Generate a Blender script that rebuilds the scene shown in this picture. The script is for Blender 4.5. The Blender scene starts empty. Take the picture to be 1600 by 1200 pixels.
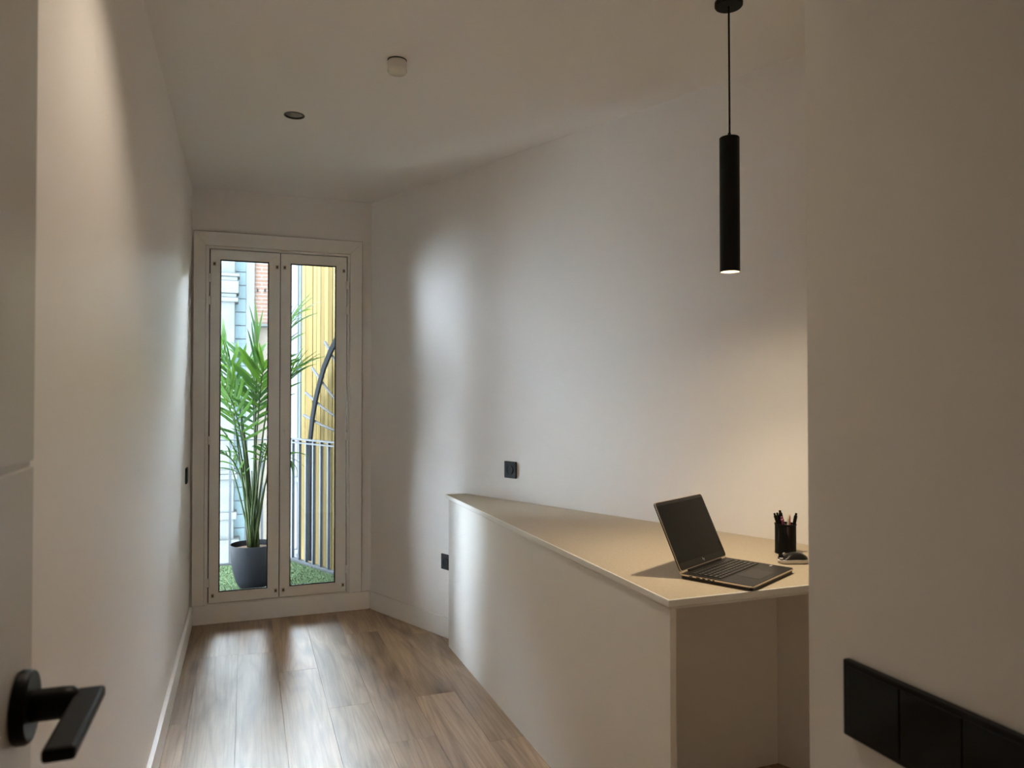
import bpy, bmesh, math, random
from mathutils import Vector, Matrix, Quaternion

random.seed(7)
S = bpy.context.scene
C = S.collection
R = math.radians

# ------------------------------------------------------------------ camera
cam_d = bpy.data.cameras.new('camera'); cam = bpy.data.objects.new('camera', cam_d); C.objects.link(cam)
cam_d.sensor_width = 36.0; cam_d.lens = 36.0 * 1150 / 1600
cam_d.clip_start = 0.02; cam_d.clip_end = 200
cam.location = (0, 0, 1.35)
_fw = Vector((0.3394, 0.9405, 0.0157)).normalized()
cam.rotation_euler = _fw.to_track_quat('-Z', 'Y').to_euler()
cam_d.dof.use_dof = True; cam_d.dof.focus_distance = 3.0; cam_d.dof.aperture_fstop = 8.0
S.camera = cam

# ------------------------------------------------------------------ sky and exposure
W = bpy.data.worlds.new('sky'); S.world = W; W.use_nodes = True
bg = W.node_tree.nodes['Background']
bg.inputs[0].default_value = (0.76, 0.88, 1.0, 1); bg.inputs[1].default_value = 18.5
S.view_settings.view_transform = 'Standard'; S.view_settings.look = 'None'
S.view_settings.gamma = 1; S.view_settings.use_curve_mapping = False
S.view_settings.exposure = 2.42
S.cycles.use_denoising = True
S.cycles.use_adaptive_sampling = True; S.cycles.adaptive_threshold = 0.02
S.cycles.max_bounces = 10; S.cycles.diffuse_bounces = 7; S.cycles.glossy_bounces = 4
S.cycles.transparent_max_bounces = 12
S.cycles.caustics_reflective = False; S.cycles.caustics_refractive = False
S.cycles.sample_clamp_indirect = 6
DOWN_W, DOWN_COL = 4.5, (1.0, 0.84, 0.66)
PEND_W, PEND_COL = 4.3, (1.0, 0.83, 0.59)

# ------------------------------------------------------------------ materials
MATS = {}
def mat(name, col, rough=0.5, metal=0.0, bump=0.0, bscale=200, bstretch=(1, 1, 1), var=0.0, vscale=4, spec=0.5,
        emit=None, estr=0, trans=0.0, coat=0.0):
    m = bpy.data.materials.new(name); m.use_nodes = True
    nt = m.node_tree; b = nt.nodes['Principled BSDF']
    b.inputs['Base Color'].default_value = (*col, 1); b.inputs['Roughness'].default_value = rough
    b.inputs['Metallic'].default_value = metal; b.inputs['Specular IOR Level'].default_value = spec
    b.inputs['Coat Weight'].default_value = coat
    tc = nt.nodes.new('ShaderNodeTexCoord')
    if bump:
        mp = nt.nodes.new('ShaderNodeMapping'); mp.inputs['Scale'].default_value = bstretch
        nz = nt.nodes.new('ShaderNodeTexNoise'); nz.inputs['Scale'].default_value = bscale; nz.inputs['Detail'].default_value = 3
        bp = nt.nodes.new('ShaderNodeBump'); bp.inputs['Strength'].default_value = bump; bp.inputs['Distance'].default_value = 0.01
        nt.links.new(tc.outputs['Object'], mp.inputs['Vector']); nt.links.new(mp.outputs[0], nz.inputs['Vector'])
        nt.links.new(nz.outputs['Fac'], bp.inputs['Height']); nt.links.new(bp.outputs[0], b.inputs['Normal'])
    if var:
        n2 = nt.nodes.new('ShaderNodeTexNoise'); n2.inputs['Scale'].default_value = vscale; n2.inputs['Detail'].default_value = 4
        rp = nt.nodes.new('ShaderNodeValToRGB')
        rp.color_ramp.elements[0].position = 0.3; rp.color_ramp.elements[1].position = 0.7
        rp.color_ramp.elements[0].color = (*[c * (1 - var) for c in col], 1)
        rp.color_ramp.elements[1].color = (*[min(1, c * (1 + var)) for c in col], 1)
        nt.links.new(tc.outputs['Object'], n2.inputs['Vector']); nt.links.new(n2.outputs['Fac'], rp.inputs[0])
        nt.links.new(rp.outputs[0], b.inputs['Base Color'])
    if emit:
        b.inputs['Emission Color'].default_value = (*emit, 1); b.inputs['Emission Strength'].default_value = estr
    MATS[name] = m
    return m

mat('wall_paint', (0.87, 0.845, 0.815), 0.45, bump=0.02, bscale=240, spec=0.4)
mat('wall_satin', (0.87, 0.845, 0.815), 0.42, bump=0.05, bscale=7, bstretch=(1, 2.2, 0.06), spec=0.5)
mat('ceiling_paint', (0.88, 0.86, 0.83), 0.55, bump=0.03, bscale=260, spec=0.3)
mat('trim_white', (0.88, 0.86, 0.83), 0.35)
mat('window_white', (0.86, 0.835, 0.79), 0.38, bump=0.02, bscale=400)
mat('door_lacquer', (0.78, 0.77, 0.745), 0.26, bump=0.012, bscale=14)
mat('melamine', (0.84, 0.82, 0.78), 0.42, bump=0.02, bscale=300)
mat('edge_white', (0.86, 0.845, 0.80), 0.35)
mat('worktop', (0.50, 0.42, 0.31), 0.5, bump=0.05, bscale=420, var=0.07, vscale=130)
mat('black_plastic', (0.006, 0.006, 0.006), 0.45, spec=0.18)
mat('black_satin', (0.005, 0.005, 0.005), 0.42, spec=0.14)
mat('black_gasket', (0.004, 0.004, 0.004), 0.6)
mat('black_metal', (0.005, 0.005, 0.005), 0.5, spec=0.18)
mat('brass_fitting', (0.40, 0.33, 0.23), 0.5, metal=0.2)
mat('steel', (0.55, 0.55, 0.54), 0.3, metal=1.0)
mat('gap_dark', (0.01, 0.009, 0.008), 0.8)
mat('detector_white', (0.72, 0.69, 0.63), 0.4)
mat('detector_lens', (0.80, 0.77, 0.68), 0.18)
mat('reflector', (0.55, 0.52, 0.48), 0.3, metal=0.85)
mat('downlight_ring', (0.03, 0.026, 0.024), 0.4)
mat('lamp_glow', (1, 0.9, 0.75), 0.4, emit=(1.0, 0.78, 0.48), estr=3.0)
mat('lamp_inner', (0.75, 0.72, 0.66), 0.35)
mat('laptop_dark', (0.010, 0.009, 0.008), 0.4, spec=0.35)
mat('laptop_gold', (0.70, 0.58, 0.45), 0.35, metal=0.7)
mat('laptop_key', (0.012, 0.011, 0.010), 0.42)
mat('key_legend', (0.24, 0.22, 0.19), 0.5)
mat('screen_glass', (0.003, 0.003, 0.003), 0.08, spec=0.16)
mat('touchpad', (0.014, 0.012, 0.011), 0.35, spec=0.35)
mat('mouse_dark', (0.012, 0.011, 0.011), 0.28)
mat('mouse_silver', (0.55, 0.52, 0.48), 0.35, metal=0.3)
mat('pen_purple', (0.22, 0.045, 0.12), 0.35)
mat('pen_white', (0.72, 0.68, 0.60), 0.4)
mat('pen_orange', (0.45, 0.10, 0.04), 0.4)
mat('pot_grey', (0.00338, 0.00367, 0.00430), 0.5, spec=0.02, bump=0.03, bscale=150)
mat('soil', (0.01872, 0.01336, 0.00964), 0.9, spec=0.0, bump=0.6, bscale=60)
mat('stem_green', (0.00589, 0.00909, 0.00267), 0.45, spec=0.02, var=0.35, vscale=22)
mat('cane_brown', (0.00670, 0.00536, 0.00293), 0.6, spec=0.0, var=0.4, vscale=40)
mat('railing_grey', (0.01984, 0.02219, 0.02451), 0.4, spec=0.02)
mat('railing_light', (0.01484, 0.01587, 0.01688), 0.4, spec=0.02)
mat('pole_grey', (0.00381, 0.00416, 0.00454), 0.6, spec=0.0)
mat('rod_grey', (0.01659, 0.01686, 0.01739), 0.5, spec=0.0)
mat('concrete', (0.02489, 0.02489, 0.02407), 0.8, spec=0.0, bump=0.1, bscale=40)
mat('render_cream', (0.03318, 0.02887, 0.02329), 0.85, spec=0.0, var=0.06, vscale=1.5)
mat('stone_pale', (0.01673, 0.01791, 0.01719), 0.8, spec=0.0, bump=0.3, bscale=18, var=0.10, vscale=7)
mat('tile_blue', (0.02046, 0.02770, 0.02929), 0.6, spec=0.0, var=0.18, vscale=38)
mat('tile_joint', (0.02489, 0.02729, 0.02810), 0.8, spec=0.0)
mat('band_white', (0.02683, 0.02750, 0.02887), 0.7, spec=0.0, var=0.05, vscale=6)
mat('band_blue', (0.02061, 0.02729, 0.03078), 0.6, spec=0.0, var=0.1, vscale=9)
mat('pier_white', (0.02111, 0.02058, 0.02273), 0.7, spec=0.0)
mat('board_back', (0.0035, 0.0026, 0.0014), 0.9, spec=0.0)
mat('street', (0.60, 0.58, 0.55), 0.9, spec=0.0)

def leaf_mat(name, c1, c2):
    m = bpy.data.materials.new(name); m.use_nodes = True; nt = m.node_tree
    b = nt.nodes['Principled BSDF']; b.inputs['Roughness'].default_value = 0.42; b.inputs['Specular IOR Level'].default_value = 0.01
    out = nt.nodes['Material Output']
    oi = nt.nodes.new('ShaderNodeObjectInfo'); rp = nt.nodes.new('ShaderNodeValToRGB')
    rp.color_ramp.elements[0].color = (*c1, 1); rp.color_ramp.elements[1].color = (*c2, 1)
    nt.links.new(oi.outputs['Random'], rp.inputs[0]); nt.links.new(rp.outputs[0], b.inputs['Base Color'])
    tr = nt.nodes.new('ShaderNodeBsdfTranslucent'); mx = nt.nodes.new('ShaderNodeMixShader'); mx.inputs[0].default_value = 0.35
    mu = nt.nodes.new('ShaderNodeMix'); mu.data_type = 'RGBA'; mu.blend_type = 'MULTIPLY'; mu.inputs[0].default_value = 1
    nt.links.new(rp.outputs[0], mu.inputs[6]); mu.inputs[7].default_value = (1.6, 1.5, 0.5, 1)
    nt.links.new(mu.outputs[2], tr.inputs[0])
    nt.links.new(b.outputs[0], mx.inputs[1]); nt.links.new(tr.outputs[0], mx.inputs[2]); nt.links.new(mx.outputs[0], out.inputs[0])
    MATS[name] = m
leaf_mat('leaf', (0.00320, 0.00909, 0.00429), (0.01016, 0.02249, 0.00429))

def glass_mat():
    m = bpy.data.materials.new('pane_glass'); m.use_nodes = True; nt = m.node_tree
    nt.nodes.remove(nt.nodes['Principled BSDF']); out = nt.nodes['Material Output']
    t = nt.nodes.new('ShaderNodeBsdfTransparent'); t.inputs[0].default_value = (0.97, 0.985, 0.98, 1)
    g = nt.nodes.new('ShaderNodeBsdfGlossy'); g.inputs['Roughness'].default_value = 0.01
    f = nt.nodes.new('ShaderNodeFresnel'); f.inputs[0].default_value = 1.35
    mx = nt.nodes.new('ShaderNodeMixShader')
    nt.links.new(f.outputs[0], mx.inputs[0]); nt.links.new(t.outputs[0], mx.inputs[1]); nt.links.new(g.outputs[0], mx.inputs[2])
    nt.links.new(mx.outputs[0], out.inputs[0]); MATS['pane_glass'] = m
glass_mat()

def wood_floor_mat():
    m = bpy.data.materials.new('oak_laminate'); m.use_nodes = True; nt = m.node_tree; L = nt.links.new; N = nt.nodes.new
    b = nt.nodes['Principled BSDF']
    tc = N('ShaderNodeTexCoord'); oi = N('ShaderNodeObjectInfo')
    mul = N('ShaderNodeMath'); mul.operation = 'MULTIPLY'; mul.inputs[1].default_value = 31.7
    L(oi.outputs['Random'], mul.inputs[0])
    cx = N('ShaderNodeCombineXYZ'); L(mul.outputs[0], cx.inputs[0]); L(mul.outputs[0], cx.inputs[1])
    ad = N('ShaderNodeVectorMath'); ad.operation = 'ADD'; L(tc.outputs['Object'], ad.inputs[0]); L(cx.outputs[0], ad.inputs[1])
    # broad cathedral figure
    m1 = N('ShaderNodeMapping'); m1.inputs['Scale'].default_value = (8.0, 1.1, 1); L(ad.outputs[0], m1.inputs[0])
    n1 = N('ShaderNodeTexNoise'); n1.inputs['Scale'].default_value = 1.3; n1.inputs['Detail'].default_value = 7; n1.inputs['Distortion'].default_value = 1.3
    L(m1.outputs[0], n1.inputs['Vector'])
    r1 = N('ShaderNodeValToRGB')
    e = r1.color_ramp.elements
    e[0].position = 0.25; e[0].color = (0.15, 0.078, 0.036, 1)
    e[1].position = 0.68; e[1].color = (0.45, 0.295, 0.17, 1)
    k = e.new(0.45); k.color = (0.34, 0.212, 0.112, 1)
    L(n1.outputs['Fac'], r1.inputs[0])
    # growth rings
    m2 = N('ShaderNodeMapping'); m2.inputs['Scale'].default_value = (5.0, 0.26, 1); L(ad.outputs[0], m2.inputs[0])
    n2 = N('ShaderNodeTexNoise'); n2.inputs['Scale'].default_value = 1.0; n2.inputs['Detail'].default_value = 2.5; n2.inputs['Roughness'].default_value = 0.42; L(m2.outputs[0], n2.inputs['Vector'])
    k1 = N('ShaderNodeMath'); k1.operation = 'MULTIPLY'; k1.inputs[1].default_value = 150; L(n2.outputs['Fac'], k1.inputs[0])
    wv = N('ShaderNodeMath'); wv.operation = 'SINE'; L(k1.outputs[0], wv.inputs[0])
    rw_ = N('ShaderNodeValToRGB'); rw_.color_ramp.elements[0].position = 0.05; rw_.color_ramp.elements[0].color = (1, 1, 1, 1); rw_.color_ramp.elements[1].position = 1.0; rw_.color_ramp.elements[1].color = (0.52, 0.46, 0.42, 1)
    L(wv.outputs[0], rw_.inputs[0])
    # fine pores
    m3 = N('ShaderNodeMapping'); m3.inputs['Scale'].default_value = (190, 4, 1); L(ad.outputs[0], m3.inputs[0])
    n3 = N('ShaderNodeTexNoise'); n3.inputs['Scale'].default_value = 1.0; n3.inputs['Detail'].default_value = 4; L(m3.outputs[0], n3.inputs['Vector'])
    x1 = N('ShaderNodeMix'); x1.data_type = 'RGBA'; x1.blend_type = 'MULTIPLY'; x1.inputs[0].default_value = 0.38
    L(r1.outputs[0], x1.inputs[6]); L(rw_.outputs[0], x1.inputs[7])
    r3 = N('ShaderNodeValToRGB'); r3.color_ramp.elements[0].position = 0.36; r3.color_ramp.elements[0].color = (0.62, 0.58, 0.55, 1); r3.color_ramp.elements[1].position = 0.55
    L(n3.outputs['Fac'], r3.inputs[0])
    x2 = N('ShaderNodeMix'); x2.data_type = 'RGBA'; x2.blend_type = 'MULTIPLY'; x2.inputs[0].default_value = 0.5
    L(x1.outputs[2], x2.inputs[6]); L(r3.outputs[0], x2.inputs[7])
    # knots
    m4 = N('ShaderNodeMapping'); m4.inputs['Scale'].default_value = (5.0, 1.5, 1); L(ad.outputs[0], m4.inputs[0])
    vo = N('ShaderNodeTexVoronoi'); vo.inputs['Scale'].default_value = 1.0; L(m4.outputs[0], vo.inputs['Vector'])
    r4 = N('ShaderNodeValToRGB'); r4.color_ramp.elements[0].position = 0.03; r4.color_ramp.elements[0].color = (0.16, 0.11, 0.08, 1); r4.color_ramp.elements[1].position = 0.22
    L(vo.outputs['Distance'], r4.inputs[0])
    x3 = N('ShaderNodeMix'); x3.data_type = 'RGBA'; x3.blend_type = 'MULTIPLY'; x3.inputs[0].default_value = 0.8
    L(x2.outputs[2], x3.inputs[6]); L(r4.outputs[0], x3.inputs[7])
    # plank tone
    hs = N('ShaderNodeHueSaturation'); mr = N('ShaderNodeMapRange'); mr.inputs[3].default_value = 0.82; mr.inputs[4].default_value = 1.15
    L(oi.outputs['Random'], mr.inputs[0]); L(mr.outputs[0], hs.inputs['Value']); L(x3.outputs[2], hs.inputs['Color'])
    L(hs.outputs[0], b.inputs['Base Color'])
    b.inputs['Roughness'].default_value = 0.36; b.inputs['IOR'].default_value = 1.75; b.inputs['Specular IOR Level'].default_value = 0.5
    bp = N('ShaderNodeBump'); bp.inputs['Strength'].default_value = 0.03; bp.inputs['Distance'].default_value = 0.002
    L(n3.outputs['Fac'], bp.inputs['Height']); L(bp.outputs[0], b.inputs['Normal'])
    MATS['oak'] = m
wood_floor_mat()

def board_mat():
    m = bpy.data.materials.new('yellow_pine'); m.use_nodes = True; nt = m.node_tree; L = nt.links.new; N = nt.nodes.new
    b = nt.nodes['Principled BSDF']; b.inputs['Specular IOR Level'].default_value = 0.0; b.inputs['Roughness'].default_value = 0.7
    tc = N('ShaderNodeTexCoord'); oi = N('ShaderNodeObjectInfo'); mp = N('ShaderNodeMapping'); mp.inputs['Scale'].default_value = (40, 40, 1.2)
    ml = N('ShaderNodeVectorMath'); ml.operation = 'ADD'
    cx = N('ShaderNodeCombineXYZ'); mu = N('ShaderNodeMath'); mu.operation = 'MULTIPLY'; mu.inputs[1].default_value = 23
    L(oi.outputs['Random'], mu.inputs[0]); L(mu.outputs[0], cx.inputs[2])
    L(tc.outputs['Object'], ml.inputs[0]); L(cx.outputs[0], ml.inputs[1]); L(ml.outputs[0], mp.inputs[0])
    nz = N('ShaderNodeTexNoise'); nz.inputs['Scale'].default_value = 1; nz.inputs['Detail'].default_value = 3; L(mp.outputs[0], nz.inputs['Vector'])
    rp = N('ShaderNodeValToRGB'); rp.color_ramp.elements[0].position = 0.3; rp.color_ramp.elements[1].position = 0.7
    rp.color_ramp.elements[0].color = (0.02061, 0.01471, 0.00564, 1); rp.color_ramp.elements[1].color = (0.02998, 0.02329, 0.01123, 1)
    L(nz.outputs['Fac'], rp.inputs[0])
    hs = N('ShaderNodeHueSaturation'); mr = N('ShaderNodeMapRange'); mr.inputs[3].default_value = 0.75; mr.inputs[4].default_value = 1.15
    L(oi.outputs['Random'], mr.inputs[0]); L(mr.outputs[0], hs.inputs['Value']); L(rp.outputs[0], hs.inputs['Color']); L(hs.outputs[0], b.inputs['Base Color'])
    MATS['board'] = m
board_mat()

def brick_mat():
    m = bpy.data.materials.new('pink_brick'); m.use_nodes = True; nt = m.node_tree; L = nt.links.new; N = nt.nodes.new
    b = nt.nodes['Principled BSDF']; b.inputs['Specular IOR Level'].default_value = 0.0; b.inputs['Roughness'].default_value = 0.85
    tc = N('ShaderNodeTexCoord'); mp = N('ShaderNodeMapping'); mp.inputs['Rotation'].default_value = (R(-90), 0, 0)
    br = N('ShaderNodeTexBrick'); L(tc.outputs['Object'], mp.inputs[0]); L(mp.outputs[0], br.inputs['Vector'])
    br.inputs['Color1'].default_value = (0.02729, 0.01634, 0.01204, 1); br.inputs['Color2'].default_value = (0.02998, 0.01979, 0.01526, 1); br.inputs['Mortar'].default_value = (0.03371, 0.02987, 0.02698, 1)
    br.inputs['Scale'].default_value = 1; br.inputs['Brick Width'].default_value = 0.2; br.inputs['Row Height'].default_value = 0.055; br.inputs['Mortar Size'].default_value = 0.008
    L(br.outputs[0], b.inputs['Base Color']); MATS['brick'] = m
brick_mat()

def grass_mat():
    m = bpy.data.materials.new('artificial_grass'); m.use_nodes = True; nt = m.node_tree; L = nt.links.new; N = nt.nodes.new
    b = nt.nodes['Principled BSDF']; b.inputs['Specular IOR Level'].default_value = 0.0; b.inputs['Roughness'].default_value = 0.55
    tc = N('ShaderNodeTexCoord'); nz = N('ShaderNodeTexNoise'); nz.inputs['Scale'].default_value = 120; L(tc.outputs['Object'], nz.inputs['Vector'])
    rp = N('ShaderNodeValToRGB'); rp.color_ramp.elements[0].position = 0.35; rp.color_ramp.elements[1].position = 0.65
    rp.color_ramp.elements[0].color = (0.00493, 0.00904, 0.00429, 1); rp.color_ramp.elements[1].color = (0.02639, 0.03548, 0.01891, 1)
    L(nz.outputs['Fac'], rp.inputs[0]); L(rp.outputs[0], b.inputs['Base Color']); MATS['grass'] = m
grass_mat()

# ------------------------------------------------------------------ helpers
def link(name, me, m, parent=None, smooth=False):
    o = bpy.data.objects.new(name, me); C.objects.link(o)
    if m and not me.materials: me.materials.append(MATS[m])
    if parent: o.parent = parent
    if smooth:
        for p in me.polygons: p.use_smooth = True
    return o
def from_bm(name, bm, m, parent=None, smooth=False, bevel=0, loc=None):
    bmesh.ops.recalc_face_normals(bm, faces=bm.faces[:])
    me = bpy.data.meshes.new(name); bm.to_mesh(me); bm.free()
    o = link(name, me, m, parent, smooth)
    if bevel:
        md = o.modifiers.new('bevel', 'BEVEL'); md.width = bevel; md.segments = 2; md.limit_method = 'ANGLE'; md.angle_limit = R(40)
    if loc: o.location = loc
    return o
def add_box(bm, x0, x1, y0, y1, z0, z1, M=None):
    v = [bm.verts.new((x, y, z)) for z in (z0, z1) for y in (y0, y1) for x in (x0, x1)]
    if M:
        for q in v: q.co = M @ q.co
    for f in ((0, 1, 3, 2), (4, 5, 7, 6), (0, 1, 5, 4), (2, 3, 7, 6), (0, 2, 6, 4), (1, 3, 7, 5)):
        bm.faces.new([v[i] for i in f])
    return v
def box(name, x0, x1, y0, y1, z0, z1, m, parent=None, bevel=0, M=None):
    bm = bmesh.new(); add_box(bm, x0, x1, y0, y1, z0, z1, M); return from_bm(name, bm, m, parent, bevel=bevel)
def add_prism(bm, poly, z0, z1, axis='z'):
    def p(a, b, c): return (a, b, c) if axis == 'z' else ((a, c, b) if axis == 'y' else (c, a, b))
    lo = [bm.verts.new(p(a, b, z0)) for a, b in poly]; hi = [bm.verts.new(p(a, b, z1)) for a, b in poly]
    bm.faces.new(lo); bm.faces.new(hi)
    n = len(poly)
    for i in range(n): bm.faces.new((lo[i], lo[(i + 1) % n], hi[(i + 1) % n], hi[i]))
def prism(name, poly, z0, z1, m, parent=None, axis='z', bevel=0):
    bm = bmesh.new(); add_prism(bm, poly, z0, z1, axis); return from_bm(name, bm, m, parent, bevel=bevel)
def add_lathe(bm, prof, n=32, M=None, close=False):
    rings = []
    for r, z in prof:
        if r < 1e-6: ring = [bm.verts.new((0, 0, z))] * n
        else: ring = [bm.verts.new((r * math.cos(2 * math.pi * i / n), r * math.sin(2 * math.pi * i / n), z)) for i in range(n)]
        rings.append(ring)
    for a, b in zip(rings, rings[1:]):
        for i in range(n):
            q = [a[i], a[(i + 1) % n], b[(i + 1) % n], b[i]]
            u = []
            for v in q:
                if v not in u: u.append(v)
            if len(u) > 2: bm.faces.new(u)
    if M:
        for v in {v for r in rings for v in r}: v.co = M @ v.co
def lathe(name, prof, m, parent=None, n=32, M=None, loc=None, smooth=True):
    bm = bmesh.new(); add_lathe(bm, prof, n, M)
    o = from_bm(name, bm, m, parent, smooth=smooth, loc=loc)
    if smooth:
        md = o.modifiers.new('split', 'EDGE_SPLIT'); md.split_angle = R(35)
    return o
def add_tube(bm, pts, rad, n=8, flat=None):
    pts = [Vector(p) for p in pts]; rings = []
    rs = rad if isinstance(rad, (list, tuple)) else [rad] * len(pts)
    for i, p in enumerate(pts):
        t = (pts[min(i + 1, len(pts) - 1)] - pts[max(i - 1, 0)]).normalized()
        ref = Vector((0, 0, 1)) if abs(t.z) < 0.9 else Vector((0, 1, 0))
        s = t.cross(ref).normalized(); u = s.cross(t)
        rings.append([bm.verts.new(p + rs[i] * (math.cos(2 * math.pi * k / n) * s + math.sin(2 * math.pi * k / n) * u)) for k in range(n)])
    for a, b in zip(rings, rings[1:]):
        for k in range(n): bm.faces.new((a[k], a[(k + 1) % n], b[(k + 1) % n], b[k]))
    bm.faces.new(rings[0]); bm.faces.new(rings[-1])
def tube(name, pts, rad, m, parent=None, n=8):
    bm = bmesh.new(); add_tube(bm, pts, rad, n); return from_bm(name, bm, m, parent, smooth=True)
def tag(o, label, cat=None, group=None, kind=None):
    o['label'] = label
    if cat: o['category'] = cat
    if group: o['group'] = group
    if kind: o['kind'] = kind
    return o
def empty(name, loc=(0, 0, 0), rz=0):
    o = bpy.data.objects.new(name, None); C.objects.link(o); o.location = loc; o.rotation_euler = (0, 0, rz); o.empty_display_size = 0.1
    return o
def copy_tree(o, parent=None):
    c = o.copy(); C.objects.link(c); c.parent = parent
    for ch in list(o.children): copy_tree(ch, c)
    return c
def clip(poly, a, b, c):
    """keep a*x + b*y <= c"""
    out = []
    for i, p in enumerate(poly):
        q = poly[(i + 1) % len(poly)]
        dp, dq = a * p[0] + b * p[1] - c, a * q[0] + b * q[1] - c
        if dp <= 0: out.append(p)
        if (dp < 0 < dq) or (dq < 0 < dp):
            t = dp / (dp - dq); out.append((p[0] + t * (q[0] - p[0]), p[1] + t * (q[1] - p[1])))
    return out

# ------------------------------------------------------------------ room measures (metres)
XL = -0.308                   # left wall
YW = 4.728                    # window wall
ZC = 2.584                    # ceiling
T = Vector((0.4012, -0.9160)) # along the slanting right wall, towards the viewer
NR = Vector((-0.9160, -0.4012))  # out of the right wall, into the room
R0 = Vector((0.757, 4.712))
XP, YP = 0.645, 0.7235         # near partition: face and end
YB = -1.30                    # end of the passage behind the viewer
def rw(y): return R0.x + (R0.y - y) * 0.438   # x of right wall at a given y

# ------------------------------------------------------------------ structure
tag(box('wall_left', XL - 0.15, XL, YB - 0.15, YW + 0.142, -0.06, ZC + 0.2, 'wall_satin'), 'long white painted wall on the left with daylight sheen', 'wall', kind='structure')
WX0, WX1, WZ0, WZ1 = -0.2288, 0.6105, 0.112, 2.241     # window opening
bm = bmesh.new()
add_box(bm, XL, WX0, YW, YW + 0.142, -0.06, ZC + 0.2); add_box(bm, WX1, 0.99, YW, YW + 0.142, -0.06, ZC + 0.2)
add_box(bm, WX0, WX1, YW, YW + 0.142, WZ1, ZC + 0.2); add_box(bm, WX0, WX1, YW, YW + 0.142, -0.06, WZ0)
tag(from_bm('wall_window', bm, 'wall_paint'), 'narrow white end wall around the glazed balcony doors', 'wall', kind='structure')
a = R0 - 0.02 * T; b = R0 + 4.6 * T
prism('wall_right', [(a.x, a.y), (b.x, b.y), (b.x - NR.x * 0.15, b.y - NR.y * 0.15), (a.x - NR.x * 0.15, a.y - NR.y * 0.15)], -0.06, ZC + 0.2, 'wall_paint')
tag(bpy.data.objects['wall_right'], 'white wall slanting along the right behind the desk', 'wall', kind='structure')
tag(box('wall_partition', XP, 2.72, YB - 0.15, YP, -0.06, ZC + 0.2, 'wall_paint'), 'shaded white wall end in the right foreground', 'wall', kind='structure')
tag(box('wall_back', XL - 0.15, XP, YB - 0.15, YB, -0.06, ZC + 0.2, 'wall_paint'), 'white wall closing the passage behind the viewer', 'wall', kind='structure')

# ceiling with two round cut-outs for the downlights
DL = [(0.192, 3.356), (0.17, 1.68)]
bm = bmesh.new()
cs = [bm.verts.new(p) for p in ((XL - 0.1, YB - 0.1, ZC), (2.9, YB - 0.1, ZC), (2.9, YW + 0.1, ZC), (XL - 0.1, YW + 0.1, ZC))]
ed = [bm.edges.new((cs[i], cs[(i + 1) % 4])) for i in range(4)]
for (dx, dy) in DL:
    rg = [bm.verts.new((dx + 0.041 * math.cos(2 * math.pi * i / 32), dy + 0.041 * math.sin(2 * math.pi * i / 32), ZC)) for i in range(32)]
    ed += [bm.edges.new((rg[i], rg[(i + 1) % 32])) for i in range(32)]
bmesh.ops.triangle_fill(bm, use_beauty=True, edges=ed)
add_box(bm, XL - 0.15, 2.9, YB - 0.15, YW + 0.142, ZC + 0.14, ZC + 0.25)
tag(from_bm('ceiling', bm, 'ceiling_paint'), 'smooth off-white ceiling', 'ceiling', kind='structure')

# floor: base slab plus planks
PX0, PW, PL = -0.408, 0.187, 1.38
fl = tag(box('floor', XL, 2.72, YB, YW, -0.06, -0.012, 'gap_dark'), 'oak laminate floor of long planks running to the window', 'floor', kind='structure')
joints = {0: 3.33, 1: 4.12, 2: 2.72, 3: 3.78, 4: 3.275, 5: 4.25, 6: 3.27, 7: 2.75}
for c in range(17):
    j = joints.get(c, 2.3 + (c * 0.61) % 1.38)
    x0, x1 = PX0 + c * PW, PX0 + (c + 1) * PW
    y = j
    while y > YB: y -= PL
    while y < YW:
        p = [(x0 + 0.0006, y + 0.0005), (x1 - 0.0006, y + 0.0005), (x1 - 0.0006, y + PL - 0.0005), (x0 + 0.0006, y + PL - 0.0005)]
        p = clip(p, -1, 0, -XL); p = clip(p, 0, 1, YW) if p else p; p = clip(p, 0, -1, -YB) if p else p
        p = clip(p, 1, 0.438, R0.x + 0.438 * R0.y) if p else p
        if p and len(p) > 2:
            if x0 > XP: p = clip(p, 0, -1, -YP)
        if p and len(p) > 2:
            o = prism('plank', p, -0.012, 0.0, 'oak', fl); o.rotation_euler = (0, 0, 0)
        y += PL

# baseboards
BH = 0.110
tag(box('baseboard_left', XL, XL + 0.017, 0.9, YW, 0, BH, 'trim_white', bevel=0.002), 'white baseboard along the left wall', 'baseboard', kind='structure')
tag(box('baseboard_window', XL + 0.018, rw(YW) - 0.010, YW - 0.016, YW, 0, BH + 0.001, 'trim_white', bevel=0.0015), 'white baseboard under the balcony doors', 'baseboard', kind='structure')
def wall_strip(s0, s1, d, z0, z1):   # box along right wall
    p0 = R0 + s0 * T; p1 = R0 + s1 * T
    return [(p0.x, p0.y), (p1.x, p1.y), (p1.x + NR.x * d, p1.y + NR.y * d), (p0.x + NR.x * d, p0.y + NR.y * d)]
tag(prism('baseboard_right', wall_strip(0.0, 0.86, 0.014, 0, BH), 0, BH, 'trim_white', bevel=0.0015), 'white baseboard on the slanting right wall before the desk', 'baseboard', kind='structure')

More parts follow.
